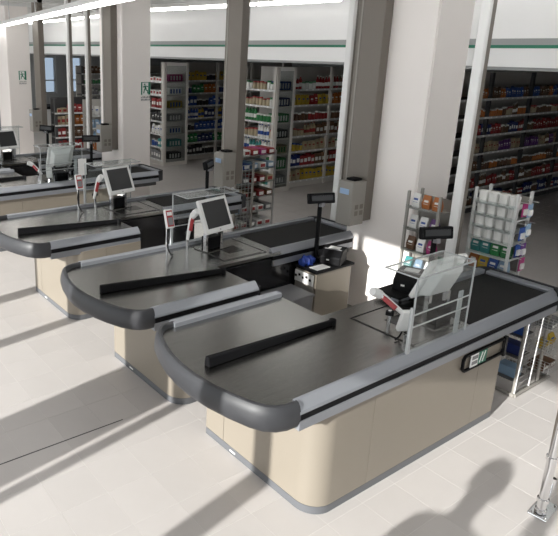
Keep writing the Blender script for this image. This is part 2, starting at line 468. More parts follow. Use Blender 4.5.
def counter(label, Ys, s, v0, v1, div, lane_sign=False):
    t = thing('checkout_counter', label, 'checkout', (2.0, Ys, 0), 0, 'checkout counters')
    # base
    r = .16
    if s > 0:
        arc = [(.58 + r - r * math.cos(a), v0 + r - r * math.sin(a)) for a in [k * PI / 20 for k in range(11)]]
        segs = [[(.58, v1), (.58, v1 - .21)], [(.58, v1 - .214)] + arc + [(1.098, v0)], [(1.102, v0), (2.378, v0)], [(2.382, v0), (2.71, v0)]]
        th = .015
        core = [(.60, v1 - .01), (.60, v0 + r), (.58 + r, v0 + .02), (2.69, v0 + .02), (2.69, .68), (1.45, .68), (1.45, v1 - .01)]
        full = [(.58, v1)] + arc + [(2.71, v0)]
    else:
        arc = [(.58 + r - r * math.cos(a), v1 - r + r * math.sin(a)) for a in [k * PI / 20 for k in range(11)]]
        segs = [[(.58, v0), (.58, v0 + .21)], [(.58, v0 + .214)] + arc + [(1.0, v1)], [(1.004, v1), (1.45, v1)]]
        th = -.015
        core = [(.60, v0 + .01), (.60, v1 - r), (.58 + r, v1 - .02), (1.43, v1 - .02), (1.43, v0 + .01)]
        B(1.43, 2.69, v0 + .01, .74, 0, .86, sy=s).build('lower_cabinet', 'blackgloss', t, bevel=.005)
        full = [(.58, v0)] + arc + [(1.45, v1)]
    sgn = -th
    b = MB(s).prism(core, .0, .86).build('base', 'beige', t)
    for sg in segs:
        strip(s, sg, .06, .80, sgn * (1)).build('panel', 'beige', b, True)
    strip(s, full, .0, .057, sgn * .6).build('plinth', 'plinth', t, True)
    strip(s, [(.578, full[0][1] + (-.30 if s > 0 else .30)), (.578, full[0][1] + (-.36 if s > 0 else .36))], .024, .036, -sgn * .3).build('plinth_plate', 'paper', t)
    # bumper
    prof = [(.035, .79), (.016, .80), (.004, .825), (0, .86), (.004, .90), (.014, .935), (.03, .955), (.05, .958), (.062, .945), (.064, .90), (.064, .80), (.055, .79)]
    m = MB(s)
    n = len(prof)
    vs, fs = [], []
    # outward normal points to -x, so inward offset by +d
    rings = [offset(BOW, d) for d, z in prof]
    for i in range(len(BOW)):
        for k, (d, z) in enumerate(prof): vs.append((rings[k][i][0], rings[k][i][1], z))
    for i in range(len(BOW) - 1):
        for k in range(n): fs.append((i * n + k, i * n + (k + 1) % n, (i + 1) * n + (k + 1) % n, (i + 1) * n + k))
    fs += [tuple(range(n)), tuple(range((len(BOW) - 1) * n, len(BOW) * n))]
    bp = m.add(vs, fs).build('bumper', 'rubber', t, True)
    # decks
    inner = offset(BOW, .055)[1:-1]
    poly = inner + [(1.45, W - .06), (1.45, .06)]
    MB(s).prism(poly, .895, .92).build('bagging_deck', 'steel', t)
    B(1.45, 2.30, .06, .84 if s > 0 else .76, .89, .92, sy=s).build('scanner_deck', 'steel', t)
    pl = B(1.62, 2.12, .14, .66, .92, .924, sy=s).build('scanner_plate', 'steel', t)
    B(1.80, 2.0, .34, .52, .924, .926, sy=s).build('scanner_window', 'blackgloss', pl)
    f = MB(s); f.box(1.60, 1.612, .12, .68, .92, .9215); f.box(1.60, 2.16, .68, .692, .92, .9215); f.box(2.155, 2.167, .12, .68, .92, .9215)
    f.build('plate_joint', 'black', t)
    # rails
    def rail(x0, x1, flip, name):
        fl = (lambda p: [(W - y, z) for y, z in p]) if flip == 1 else ((lambda p: [(.76 - y, z) for y, z in p]) if flip == 2 else (lambda p: p))
        rr = MB(s).sweepx(fl(RAIL_FLAT if (s > 0) == (flip > 0) else RAIL_TOP), x0, x1).build(name, 'alu', t)
        MB(s).sweepx(fl([(.008, .838), (.008, .885), (.05, .885), (.05, .838)]), x0, x1).build('groove', 'black', rr)
        MB(s).sweepx(fl(RAIL_LOW), x0, x1).build('lower_lip', 'alu', rr)
    rail(.355, 3.52, 0, 'side_rail')
    rail(.355, 1.45, 1, 'bag_rail')
    B(1.45, 1.47, W - .075, W - .002, .80, .93, sy=s).build('rail_end_cap', 'black', t, bevel=.005)
    rail(2.2, 3.52, 2, 'belt_rail')
    # belt
    B(1.47, 3.5, .085, .70, .70, .89, sy=s).build('belt_housing', 'dark', t)
    m = MB(s)
    zz = [(2.30, .921), (2.32, .93), (3.46, .93), (3.50, .92), (3.515, .895), (3.50, .87), (2.3, .87)]
    m.add([(x, y, z) for y in (.10, .66) for x, z in zz], [tuple(range(7)), tuple(range(7, 14))[::-1]] + [(i, (i + 1) % 7, 7 + (i + 1) % 7, 7 + i) for i in range(7)])
    m.build('conveyor_belt', 'belt', t, True)
    B(3.515, 3.60, .09, .67, .90, .945, sy=s).build('belt_end_plate', 'alu', t, bevel=.01)
    pr = [(3.50, -.004), (3.56, .004), (3.60, .03), (3.62, .08), (3.625, .38), (3.62, .68), (3.60, .73), (3.56, .757), (3.50, .765), (3.50, .74), (3.58, .70), (3.60, .66), (3.60, .10), (3.58, .06), (3.50, .02)]
    MB(s).prism(pr, .785, .955).build('belt_end_cap', 'rubber', t, True)
    # swinging divider
    (xa, va), (xb, vb) = div
    d = Vector((xb - xa, vb - va)).normalized(); nn = Vector((-d.y, d.x))
    m = MB(s)
    A, Bv = Vector((xa, va)), Vector((xb, vb))
    vs = []
    for P, h, ww in ((A, .070, .030), (Bv, .040, .020)):
        for q, z in ((-ww, .921), (ww, .921), (ww * .6, .921 + h), (-ww * .6, .921 + h)):
            vs.append((P.x + nn.x * q, P.y + nn.y * q, z))
    m.add(vs, [(0, 1, 2, 3), (4, 5, 6, 7), (0, 1, 5, 4), (1, 2, 6, 5), (2, 3, 7, 6), (3, 0, 4, 7)])
    dv = m.build('divider', 'black', t, bevel=.008)
    MB(s).lathe([(.028, .92), (.028, .962), (.02, .966)], 12, (xb, vb, 0)).build('divider_pivot', 'black', dv, True)
    if lane_sign:
        fr = [(2.09, .64), (2.12, .61), (2.66, .61), (2.69, .64), (2.69, .72), (2.66, .75), (2.12, .75), (2.09, .72)]
        y = v0 - .03
        sg = MB(s).sweepx([(y, .0), (y, .001), (y + .01, .001), (y + .01, 0)], 0, .001)
        m = MB(s)
        inn = [(2.105 if x < 2.12 else (2.675 if x > 2.66 else x), z + (.015 if z < .68 else -.015)) for x, z in fr]
        n = len(fr)
        m.add([(x, yy, z) for yy in (y, y + .02) for pp in (fr, inn) for x, z in pp],
              [(i, (i + 1) % n, n + (i + 1) % n, n + i) for i in range(n)] + [(2 * n + i, 2 * n + (i + 1) % n, 3 * n + (i + 1) % n, 3 * n + i) for i in range(n)] +
              [(i, (i + 1) % n, 2 * n + (i + 1) % n, 2 * n + i) for i in range(n)] + [(n + i, n + (i + 1) % n, 3 * n + (i + 1) % n, 3 * n + i) for i in range(n)])
        fo = m.build('sign_frame', 'black', t)
        B(2.20, 2.30, y + .004, y + .012, .625, .735, sy=s).build('white_card', 'paper', fo)
        B(2.305, 2.42, y + .004, y + .012, .625, .735, sy=s).build('green_card', 'green', fo)
        q = MB(s); q.box(2.212, 2.288, y + .001, y + .004, .645, .672); q.box(2.212, 2.288, y + .001, y + .004, .688, .716)
        q.build('card_print', 'greyplastic', fo)
        q = MB(s); q.obox((2.335, y + .002, .68), (.012, .003, .09), (0, R(20), 0)); q.obox((2.375, y + .002, .68), (.012, .003, .09), (0, R(20), 0))
        q.build('card_print', 'paper', fo)
        B(2.672, 2.705, y - .005, y + .02, .59, .76, sy=s).build('sign_hinge', 'blackgloss', fo)
    return t

C = [('beige checkout counter with the lane sign on its side and wire baskets at its end', 2.09, 1, .03, 1.16, ((.20, .70), (1.40, .69)), True),
     ('beige checkout counter with a touchscreen between the lane sign counter and the empty aisle', 5.03, -1, .29, 1.375, ((.20, .75), (1.40, .92)), False),
     ('beige checkout counter with a touchscreen whose belt ends at the box display rack', 7.05, -1, .29, 1.375, ((.22, .78), (1.42, .92)), False),
     ('beige checkout counter with a white paper sheet hung on its clear guard', 8.45, 1, .03, 1.16, ((.20, .70), (1.40, .69)), False),
     ('beige checkout counter standing beyond the one with the paper sheet', 11.25, -1, .29, 1.375, ((.20, .75), (1.40, .92)), False)]
for c in C: counter(*c)

# ------------------------------------------------------------------ equipment on the counters
def guard(Ys, s, where, paper=False):
    t = thing('acrylic_guard', 'clear acrylic guard around the till of the ' + where, 'guard', (3.42, Ys, .956), 0, 'acrylic till guards')
    h, L, d = .54, .68, .30
    B(.0, L, .040, .046, .0, h, sy=s).build('front_pane', 'acrylic', t)
    B(.0, L, .046, d, h, h + .006, sy=s).build('top_pane', 'acrylic', t)
    m = MB(s)
    for x in (0, L):
        m.obox((x, .043, h / 2), (.009, .010, h))
    m.obox((L / 2, .043, h), (L, .010, .010)); m.obox((L / 2, d, h + .003), (L, .008, .008))
    for x in (0, L): m.obox((x, (d + .04) / 2, h + .003), (.008, d - .04, .008))
    m.obox((L / 2, .043, .19), (L, .008, .008)); m.obox((L / 2, .043, .28), (L, .008, .008))
    m.build('edge_rods', 'acryledge', t)
    B(-.028, -.012, .035, .055, -.0, .34, sy=s).build('post', 'acryledge', t, bevel=.004)
    B(L - .13, L - .08, .05, .06, .0, .33, sy=s).build('side_bracket', 'acryledge', t)
    if paper:
        tag(B(4.02, 4.16, Ys + .022, Ys + .027, 1.02, 1.28).build('paper_sheet', 'paper'), 'white paper sheet hung on a clear acrylic guard', 'paper')
def monitor(x, Ys, s, v, where, rz):
    t = thing('touchscreen_monitor', 'white framed touchscreen monitor on the ' + where, 'monitor', (x, Ys + s * v, .92), rz, 'touchscreen till monitors')
    # faces local -y
    m = MB()
    for sx in (-.11, .11): B(sx - .016, sx + .016, -.02, .02, .012, .24).build('stand_post', 'chrome', t)
    B(-.16, .16, -.09, .12, .004, .012).build('stand_base', 'steel', t)
    B(-.09, .09, -.03, .08, .012, .14).build('connector_box', 'black', t, bevel=.006)
    M = Matrix.Translation((0, -.02, .37)) @ Matrix.Rotation(R(-24), 4, 'X')
    def part(nm, mt, *a, bevel=0, par=None):
        o = B(*a).build(nm, mt, t, bevel=bevel)
        o.matrix_local = M
        return o
    part('frame', 'whiteplastic', -.21, .21, -.02, .02, -.18, .18, bevel=.012)
    part('screen', 'screen', -.168, .168, -.0225, -.0195, -.128, .148)
    part('power_button', 'greyplastic', -.008, .008, -.023, -.02, -.16, -.15)
    o = MB().add([(-.17, .02, -.15), (.17, .02, -.15), (.17, .02, .16), (-.17, .02, .16), (-.12, .085, -.11), (.12, .085, -.11), (.12, .085, .10), (-.12, .085, .10)],
                 [(0, 1, 2, 3), (4, 5, 6, 7), (0, 1, 5, 4), (1, 2, 6, 5), (2, 3, 7, 6), (3, 0, 4, 7)]).build('back_cover', 'whiteplastic', t, bevel=.01)
    o.matrix_local = M
def terminal(x, Ys, s, v, where, rz=0, h=.30):
    t = thing('payment_terminal', 'red and white card terminal on a stalk on the ' + where, 'card terminal', (x, Ys + s * v, .92), rz, 'card payment terminals')
    MB().tube([(0, .02, 0), (0, .02, h)], .014, 8).build('stalk', 'chrome', t, True)
    M = Matrix.Translation((0, -.01, h + .10)) @ Matrix.Rotation(R(-20), 4, 'X')
    for nm, mt, a, bv in (('body', 'whiteplastic', (-.045, .045, -.02, .02, -.10, .09), .012), ('red_face', 'red', (-.034, .034, -.024, -.019, -.085, .075), 0), ('display', 'paper', (-.026, .026, -.027, -.0235, .025, .06), 0), ('keypad', 'greyplastic', (-.026, .026, -.027, -.0235, -.07, .005), 0)):
        o = B(*a).build(nm, mt, t, bevel=bv); o.matrix_local = M
    MB().tube([(0, .0, h + .01), (-.03, -.03, h * .66), (-.02, -.04, .09), (.02, -.03, .02), (.06, .0, .012)], .007, 6).build('cord', 'black', t, True)
def scanner(x, Ys, s, v, where, rz=0, lean=25, h=.24):
    t = thing('hand_scanner', 'white and red hand scanner in a holder on the ' + where, 'scanner', (x, Ys + s * v, .92), rz, 'hand barcode scanners')
    MB().tube([(0, .02, 0), (0, .02, h)], .014, 8).build('holder_post', 'chrome', t, True)
    B(-.03, .03, .0, .05, h - .04, h - .01).build('holder_cup', 'black', t, bevel=.005)
    M = Matrix.Translation((0, -.02, h + .08)) @ Matrix.Rotation(R(lean), 4, 'Y') @ Matrix.Rotation(R(-15), 4, 'X')
    o = MB().tube([(0, 0, -.15), (0, .0, -.05), (0, -.005, .05), (0, -.02, .11)], [.016, .02, .024, .03], 10).build('grip', 'whiteplastic', t, True); o.matrix_local = M
    o = MB().tube([(.0, -.02, .09), (.0, -.05, .125), (0, -.08, .14)], [.034, .036, .032], 10).build('head', 'whiteplastic', t, True); o.matrix_local = M
    o = B(-.018, .018, -.032, -.012, -.06, .09).build('red_stripe', 'red', t, bevel=.005); o.matrix_local = M
def display(x, y, z0, h, where, rz=0):
    t = thing('customer_display', 'black customer price display on a post ' + where, 'display', (x, y, z0), rz, 'black customer displays')
    MB().lathe([(.05, 0), (.05, .012), (.03, .02)], 14).build('foot', 'black', t, True)
    MB().tube([(0, 0, .01), (0, 0, h - .05)], .024, 10).build('post', 'black', t, True)
    o = B(-.15, .15, -.03, .03, -.055, .055).build('head', 'black', t, bevel=.01); o.location = (0, -.01, h); o.rotation_euler = (R(-12), 0, 0)
    q = B(-.12, .12, -.033, -.029, -.025, .03).build('readout', 'screen', o)
    q2 = B(-.02, .02, -.04, .03, -.09, -.05).build('neck', 'greyplastic', o)
def printer(x, y, z0, where, rz=0):
    t = thing('receipt_printer', 'black receipt printer with a white paper slip ' + where, 'printer', (x, y, z0), rz, 'black receipt printers')
    MB().add([(-.11, -.14, 0), (.11, -.14, 0), (.11, .13, 0), (-.11, .13, 0), (-.11, -.14, .09), (.11, -.14, .09), (.11, -.06, .15), (-.11, -.06, .15), (.11, .13, .15), (-.11, .13, .15)],
             [(0, 3, 2, 1), (0, 1, 5, 4), (4, 5, 6, 7), (7, 6, 8, 9), (2, 3, 9, 8), (1, 2, 8, 6, 5), (0, 4, 7, 9, 3)]).build('body', 'black', t, bevel=.012)
    B(-.06, .06, -.02, .07, .150, .153).build('paper_slip', 'paper', t)
    B(-.04, -.01, -.143, -.139, .05, .065).build('front_badge', 'paper', t)
    B(-.09, .09, -.05, -.035, .150, .156).build('cutter_slot', 'greyplastic', t)
names = ['counter with the lane sign', 'counter beside the empty aisle', 'counter by the box display rack', 'counter with the paper sheet', 'counter beyond the paper sheet']
for k, (lb, Ys, s, *_r) in enumerate(C):
    guard(Ys, s, names[k], k == 3)
    if s < 0:
        monitor(3.76, Ys, s, .30, names[k], R(9))
        terminal(3.22, Ys, s, .26, names[k], R(-4))
        scanner(3.42, Ys, s, .33, names[k], R(0), 22)
    else:
        monitor(4.12 if k == 0 else 3.85, Ys, s, .30, names[k], R(176))
        scanner(3.74 if k == 0 else 3.52, Ys, s, .44, names[k], R(-60), -60, .12)
        terminal(3.62, Ys, s, .22, names[k], R(150), .06)
        tr = thing('printer_shelf', 'flat black shelf under the receipt printer of the ' + names[k], 'shelf', (4.34, Ys + .78, .965), 0, 'black printer shelves')
        B(-.20, .30, -.14, .10, 0, .02).build('shelf_board', 'black', tr, bevel=.006)
        B(-.14, -.10, -.10, -.06, -.045, 0).build('bracket', 'black', tr)
        B(.14, .18, -.10, -.06, -.045, 0).build('bracket', 'black', tr)
        printer(4.42, Ys + .74, .985, 'on the ' + names[k], R(-70))
display(4.78, 2.88, .75, .66, 'behind the counter with the lane sign', R(-25))
bk = tag(B(4.70, 4.86, 2.80, 2.96, 0, .75).build('display_pedestal', 'dark', bevel=.01), 'dark narrow pedestal under the customer display by the lane sign counter', 'pedestal')
display(4.6, 9.165, .956, .52, 'on the counter with the paper sheet', R(-30))
display(4.90, 6.335, .956, .50, 'on the counter by the box display rack', R(35))
display(4.4, 10.535, .956, .55, 'on the counter beyond the paper sheet', R(-60))

# cabinet with coin machine between the first two counters
t = thing('till_cabinet', 'beige till cabinet with a coin machine beside the broad white column', 'cabinet', (4.53, 3.965, 0))
B(0, .54, 0, .29, 0, .72).build('body', 'beige', t, bevel=.006)
B(-.02, .58, -.01, .295, .72, .745).build('top', 'black', t, bevel=.005)
cm = B(-.02, 0, .02, .28, .30, .70).build('coin_machine', 'boxgrey', t, bevel=.004)
B(-.025, -.02, .02, .28, .58, .70).build('white_panel', 'paper', cm)
q = MB()
for k in range(5): q.box(-.029, -.025, .05 + k * .05, .075 + k * .05, .625 + .02 * (k % 2), .65 + .02 * (k % 2))
q.build('coin_buttons', 'black', cm)
B(-.026, -.02, .09, .22, .40, .50).build('coin_slot', 'black', cm)
printer(4.93, 4.10, .745, 'on the till cabinet', R(-65))
display(4.78, 4.22, .745, .70, 'on the till cabinet', R(-20))
tag(B(4.56, 4.76, 3.99, 4.10, .7455, .75).build('paper_sheet', 'paper', rot=None), 'white paper sheet lying on the till cabinet', 'paper')
m = MB()
N = 12
vs, fs = [], []
for i in range(N):
    for k in range(10):
        a = 2 * PI * k / 10; u = i / (N - 1)
        rr = (.055 + .02 * math.sin(i * 1.9) + .012 * math.sin(k * 2.3 + i)) * math.sin(PI * (.08 + .84 * u)) ** .5
        vs.append((4.52 + .19 * u, 4.19 + rr * math.cos(a) * .9, max(.746, .80 + rr * math.sin(a) - .02)))
for i in range(N - 1):
    for k in range(10): fs.append((i * 10 + k, i * 10 + (k + 1) % 10, (i + 1) * 10 + (k + 1) % 10, (i + 1) * 10 + k))
fs += [tuple(range(10)), tuple(range((N - 1) * 10, N * 10))]
tag(m.add(vs, fs).build('cloth_bag', 'blue', None, True), 'crumpled blue bag lying on the till cabinet', 'bag')
t = thing('storage_bin', 'grey lidded bin standing in front of the till cabinet', 'bin', (4.02, 3.93, 0))
MB().add([(.03, .03, 0), (.42, .03, 0), (.42, .30, 0), (.03, .30, 0), (0, 0, .5), (.45, 0, .5), (.45, .33, .5), (0, .33, .5)], [(0, 3, 2, 1), (4, 5, 6, 7), (0, 1, 5, 4), (1, 2, 6, 5), (2, 3, 7, 6), (3, 0, 4, 7)]).build('body', 'greyplastic', t, bevel=.01)
B(-.01, .46, -.01, .34, .5, .53).build('lid', 'greyplastic', t, bevel=.01)

# ------------------------------------------------------------------ goods
PAL = {'red': (.36, .03, .03), 'orange': (.55, .17, .03), 'yellow': (.60, .42, .05), 'green': (.03, .24, .07), 'blue': (.03, .10, .40), 'dark blue': (.015, .03, .15),
       'white': (.68, .68, .66), 'brown': (.16, .08, .04), 'pink': (.55, .05, .25), 'teal': (.05, .30, .30), 'black': (.025, .025, .028), 'cream': (.55, .46, .30), 'purple': (.16, .05, .26), 'pale blue': (.32, .48, .66), 'grey': (.30, .30, .31)}
for k, v in PAL.items(): mat('goods_' + k, tuple(q * (.75 if k != 'white' else 1.12) for q in v), .45, objvar=.18)
GM = {}
def goods_mesh(kind, col):
    if (kind, col) in GM: return GM[(kind, col)]
    acc = 'goods_white' if kind == 'tub' or col not in ('white', 'cream', 'yellow') else random.choice(['goods_red', 'goods_blue', 'goods_green'])
    m = MB()
    if kind == 'bottle':
        m.lathe([(.036, 0), (.038, .02), (.038, .15), (.03, .18), (.014, .205), (.014, .225)], 8)
        m.cur = 1; m.lathe([(.016, .225), (.016, .245)], 8); m.lathe([(.0388, .05), (.0388, .12)], 8)
    elif kind == 'jar':
        m.lathe([(.040, 0), (.045, .015), (.045, .10), (.038, .115)], 8)
        m.cur = 1; m.lathe([(.042, .115), (.042, .14)], 8)
    elif kind == 'can':
        m.lathe([(.037, 0), (.037, .115)], 8)
        m.cur = 1; m.lathe([(.0375, .03), (.0375, .065)], 8); m.lathe([(.033, .115), (.033, .118)], 8)
    elif kind == 'carton':
        m.box(-.05, .05, -.04, .04, 0, .20)
        m.cur = 1; m.box(-.04, .04, -.042, -.04, .06, .13)
    elif kind == 'packet':
        m.add([(-.055, -.03, 0), (.055, -.03, 0), (.055, .03, 0), (-.055, .03, 0), (-.06, -.04, .08), (.06, -.04, .08), (.06, .04, .08), (-.06, .04, .08), (-.052, -.004, .19), (.052, -.004, .19), (.052, .004, .19), (-.052, .004, .19)],
              [(0, 3, 2, 1)] + [(a + i, a + (i + 1) % 4, a + 4 + (i + 1) % 4, a + 4 + i) for a in (0, 4) for i in range(4)] + [(8, 9, 10, 11)])
        m.cur = 1; m.add([(-.035, -.0405, .07), (.035, -.0405, .07), (.032, -.028, .125), (-.032, -.028, .125)], [(0, 1, 2, 3)])
    elif kind == 'crate':
        m.box(-.20, .20, -.13, .13, 0, .17)
        m.cur = 1
        for k in range(4): m.box(-.17 + k * .09, -.12 + k * .09, -.132, -.13, .03, .14)
    elif kind == 'box':
        m.box(-.06, .06, -.08, .08, 0, .09)
        m.cur = 1; m.box(-.045, .045, -.082, -.08, .02, .07)
    elif kind == 'tub':
        m.lathe([(.034, 0), (.036, .01), (.036, .055)], 10)
        m.cur = 1; m.lathe([(.038, .055), (.038, .072)], 10)
    elif kind == 'blister':
        m.box(-.045, .045, -.004, .004, 0, .13)
        m.cur = 1; m.box(-.03, .03, -.02, -.004, .02, .075)
    me = m.mesh(kind, ['goods_' + col, acc])
    GM[(kind, col)] = me
    return me
GH = {'bottle': .245, 'jar': .14, 'can': .118, 'carton': .2, 'packet': .19, 'box': .09, 'tub': .072, 'blister': .13, 'crate': .17}
GW = {'bottle': .085, 'jar': .10, 'can': .085, 'carton': .11, 'packet': .125, 'box': .13, 'tub': .08, 'blister': .10, 'crate': .42}
ORD = ['lowest', 'second lowest', 'third lowest', 'middle', 'third highest', 'second highest', 'highest']
PLUR = {'bottle': 'bottles', 'jar': 'jars', 'can': 'cans', 'carton': 'cartons', 'packet': 'packets', 'box': 'boxes', 'tub': 'tubs', 'blister': 'blister packs', 'crate': 'trays'}
NICE = {'blister': 'blister pack', 'crate': 'packed tray', 'tub': 'lidded tub'}
def place_goods(kind, col, M, level, where):
    o = bpy.data.objects.new(('blister_pack' if kind == 'blister' else 'goods_tray' if kind == 'crate' else kind), goods_mesh(kind, col))
    COL.objects.link(o)
    o.matrix_world = M
    art = NICE.get(kind, kind)
    lab = '%s %s on the %s %sof the %s' % (col, art, level, '' if 'basket' in level or 'tray' in level else 'shelf ', where)
    return tag(o, lab, art.split()[-1] if kind != 'carton' else 'carton', '%s %s on the %s shelf of the %s' % (col, PLUR[kind], level, where))

def gondola(name, label, where, loc, rz, L, depth, levels, zs, rows, top=2.6, vis=None, posts=(), gs=1., mats=('shelfm', 'shelfback')):
    """length along local +x, front at local y=0 facing -y"""
    t = thing(name, label, 'shelving', loc, rz)
    B(0, L, depth, depth + .03, .0, top).build('back_panel', mats[1], t)
    B(0, L, .03, depth, 0, .10).build('base_plinth', mats[0], t)
    for x in posts: B(x - .035, x + .035, -.01, .05 if 0 < x < L else depth, 0, top).build('upright', mats[0], t)
    for k, z in enumerate(zs):
        sh = B(0, L, .0, depth, z - .025, z).build('shelf', mats[0], t)
        B(0, L, -.012, 0, z - .035, z + .005).build('price_strip', 'strip', sh)
        q = MB(); x = .08
        while x < L - .08:
            q.box(x, x + .05, -.0135, -.012, z - .028, z); x += .16 + .05 * random.random()
        tag(q.build('price_tickets', 'paper', sh), kind='stuff')
    Mw = Matrix.Translation(loc) @ Matrix.Rotation(rz, 4, 'Z')
    lv = ORD if len(zs) == 7 else ['lowest', 'second lowest', 'middle', 'second highest', 'highest'][:len(zs)]
    for k, z in enumerate(zs):
        x = .05
        a, b = vis if vis else (0, L)
        x = max(x, a + .04)
        seq = rows[k % len(rows)]
        cnt, cur = 0, None
        while x < min(L, b) - .05:
            if cnt == 0:
                cur = random.choice(seq); cnt = random.randint(2, 4)
            kind, col = cur
            wd = GW[kind] * gs
            if x + wd > min(L, b): break
            sc = min(random.uniform(1.0, 1.32), (.285 if len(zs) == 7 else .235) / GH[kind])
            M = Mw @ Matrix.Translation((x + wd / 2, .055 + random.uniform(0, .015) + (.09 if kind == 'crate' else 0), z + .0005)) @ Matrix.Rotation(random.uniform(-.08, .08), 4, 'Z') @ Matrix.Diagonal((gs, gs, sc * (.5 + .5 * gs), 1))
            place_goods(kind, col, M, lv[k], where)
            x += wd + .008 * gs; cnt -= 1
    return t
ZS = [.15 + .335 * k for k in range(7)]
P_ = lambda s: [tuple(q.split(':')) for q in s.split(',')]
# right long run
gondola('gondola_shelving', 'long dark wall of shelving with jars behind the snack racks', 'long wall of shelving', (9.7, 6.05, 0), 0, 9.0, .45, 7, ZS,
        [P_('jar:brown,can:red,carton:dark blue'), P_('bottle:brown,jar:brown,packet:red'), P_('jar:orange,jar:brown,packet:brown'), P_('packet:cream,bottle:brown,packet:purple'), P_('packet:red,carton:red,carton:dark blue,jar:brown'), P_('jar:brown,jar:orange,bottle:brown,jar:cream'), P_('packet:brown,packet:blue,packet:orange')],
        2.62, vis=(.95, 5.3), gs=.7, posts=(0, 1.5, 3.0, 4.5, 6, 7.5, 9), mats=('dark', 'shelfback'))
# centre
gondola('gondola_shelving', 'shelving run of jars and packets behind the shelf end with green trays', 'shelving run behind the shelf end', (9.5, 9.45, 0), 0, 4.5, .42, 7, ZS,
        [P_('packet:yellow,packet:cream,jar:cream'), P_('carton:red,carton:dark blue,carton:brown'), P_('packet:cream,jar:yellow,jar:white'), P_('jar:cream,bottle:cream,carton:brown'), P_('jar:red,jar:brown,can:blue'), P_('packet:orange,packet:yellow,packet:red'), P_('bottle:red,jar:white,bottle:brown,jar:orange')],
        2.62, vis=(0.05, 2.3), posts=(0.035, 1.25, 2.5, 3.75))
gondola('shelf_end_unit', 'shelf end unit with bottles and green trays', 'green tray shelf end', (8.93, 10.35, 0), -PI / 2, 1.02, .50, 7, ZS,
        [P_('jar:green,carton:teal'), P_('packet:white,jar:green'), P_('bottle:teal,carton:white,bottle:white'), P_('bottle:white,jar:cream'), P_('bottle:green,jar:green'), P_('jar:white,jar:dark blue,jar:cream'), P_('jar:yellow,jar:white,jar:cream')],
        2.62, posts=(0.03, .99))
for k, c in enumerate(['grey', 'green', 'cream', 'black', 'green', 'dark blue', 'blue']):
    place_goods('crate', c, Matrix.Translation((9.24, 9.52, ZS[k] + .001)) @ Matrix.Diagonal((.86, 1, 1.0 + .35 * (k in (1,)), 1)), ORD[k] + ' side', 'green tray shelf end')
# left
gondola('gondola_shelving', 'shelving run of blue and green cleaning goods at the far side', 'far shelving run', (9.5, 13.55, 0), 0, 4.5, .42, 7, ZS,
        [P_('jar:black,carton:black'), P_('packet:green,packet:dark blue,jar:green'), P_('carton:blue,packet:blue,jar:black'), P_('bottle:blue,carton:dark blue,bottle:yellow'), P_('packet:blue,carton:blue,jar:black'), P_('packet:orange,packet:green,jar:dark blue'), P_('bottle:yellow,packet:yellow,jar:black')],
        2.62, vis=(0.05, 2.0), posts=(0.035, 1.25, 2.5, 3.75))
gondola('shelf_end_unit', 'shelf end unit with a pink tray beside the far shelving run', 'pink tray shelf end', (8.65, 14.3, 0), -PI / 2, 1.2, .70, 7, ZS,
        [P_('carton:grey,carton:black'), P_('carton:teal,jar:blue'), P_('packet:white'), P_('packet:white,packet:black'), P_('packet:yellow,carton:red'), P_('box:white'), P_('box:white,box:red')],
        2.62, vis=(.55, 1.2), posts=(0.03, 1.17))
for k, c in enumerate(['black', 'teal', 'white', 'grey', 'yellow', 'white', 'pink']):
    place_goods('crate', c, Matrix.Translation((9.08, 13.31, ZS[k] + .001)), ORD[k] + ' side', 'pink tray shelf end')
for x0, x1, y in ((8.93, 9.46, 9.295), (8.65, 9.40, 13.07)):
    t = thing('side_screen', 'clear side screen of the shelf end with ' + ('green trays' if y < 10 else 'a pink tray'), 'side panel', (x0, y, 0))
    B(.07, x1 - x0 - .07, .0, .006, .10, 2.55).build('pane', 'sidepane', t)
    B(0, .07, -.005, .012, 0, 2.62).build('upright', 'shelfm', t)
    B(x1 - x0 - .07, x1 - x0, -.005, .012, 0, 2.62).build('upright', 'shelfm', t)
    B(.07, x1 - x0 - .07, -.003, .010, 0, .10).build('kick_plate', 'shelfm', t)
# far left
gondola('gondola_shelving', 'distant shelving by the far windows', 'distant shelving by the windows', (9.0, 18.5, 0), 0, 5, .42, 7, ZS,
        [P_('carton:grey,carton:blue,packet:white'), P_('packet:white,bottle:white'), P_('bottle:pale blue,packet:white'), P_('carton:grey,bottle:green'), P_('packet:grey,jar:white'), P_('carton:brown,jar:green'), P_('packet:green,packet:brown')],
        2.4, vis=(.05, 2.0), posts=(0.035, 1.25, 2.5), mats=('dark', 'shelfback'))
ZL = [.2, .5, .8, 1.1, 1.4]
gondola('display_shelf', 'open shelf of red packs beyond the slim metal poles', 'shelf of red packs', (6.1, 14.1, 0), -.15, .95, .35, 5, ZL,
        [P_('packet:red,carton:red'), P_('packet:red,packet:dark blue'), P_('carton:red,packet:brown'), P_('packet:red,packet:orange,carton:cream'), P_('packet:red,box:cream')], 1.75, posts=(0.035, .91), mats=('dark', 'dark'))
gondola('display_shelf', 'open shelf of blue and white packs beside the column with the exit sign', 'shelf of blue and white packs', (6.55, 13.2, 0), -.15, .9, .35, 5, ZL,
        [P_('packet:pale blue,packet:white'), P_('packet:orange,packet:white'), P_('bottle:white,bottle:pale blue'), P_('packet:orange,packet:pale blue'), P_('packet:white,bottle:blue')], 1.75, posts=(0.035, .86), mats=('boxgrey', 'shelfback'))
# low dark unit below the far windows
t = thing('freezer_chest', 'long low freezer chest below the far windows', 'freezer', (8.6, 20.6, 0))
B(0, 3.4, 0, .9, .08, .85).build('body', 'wall', t, bevel=.02)
B(-.02, 3.42, -.02, .92, .85, .95).build('rim', 'black', t, bevel=.01)
B(0.05, 3.35, .05, .85, 0, .08).build('kick', 'black', t)

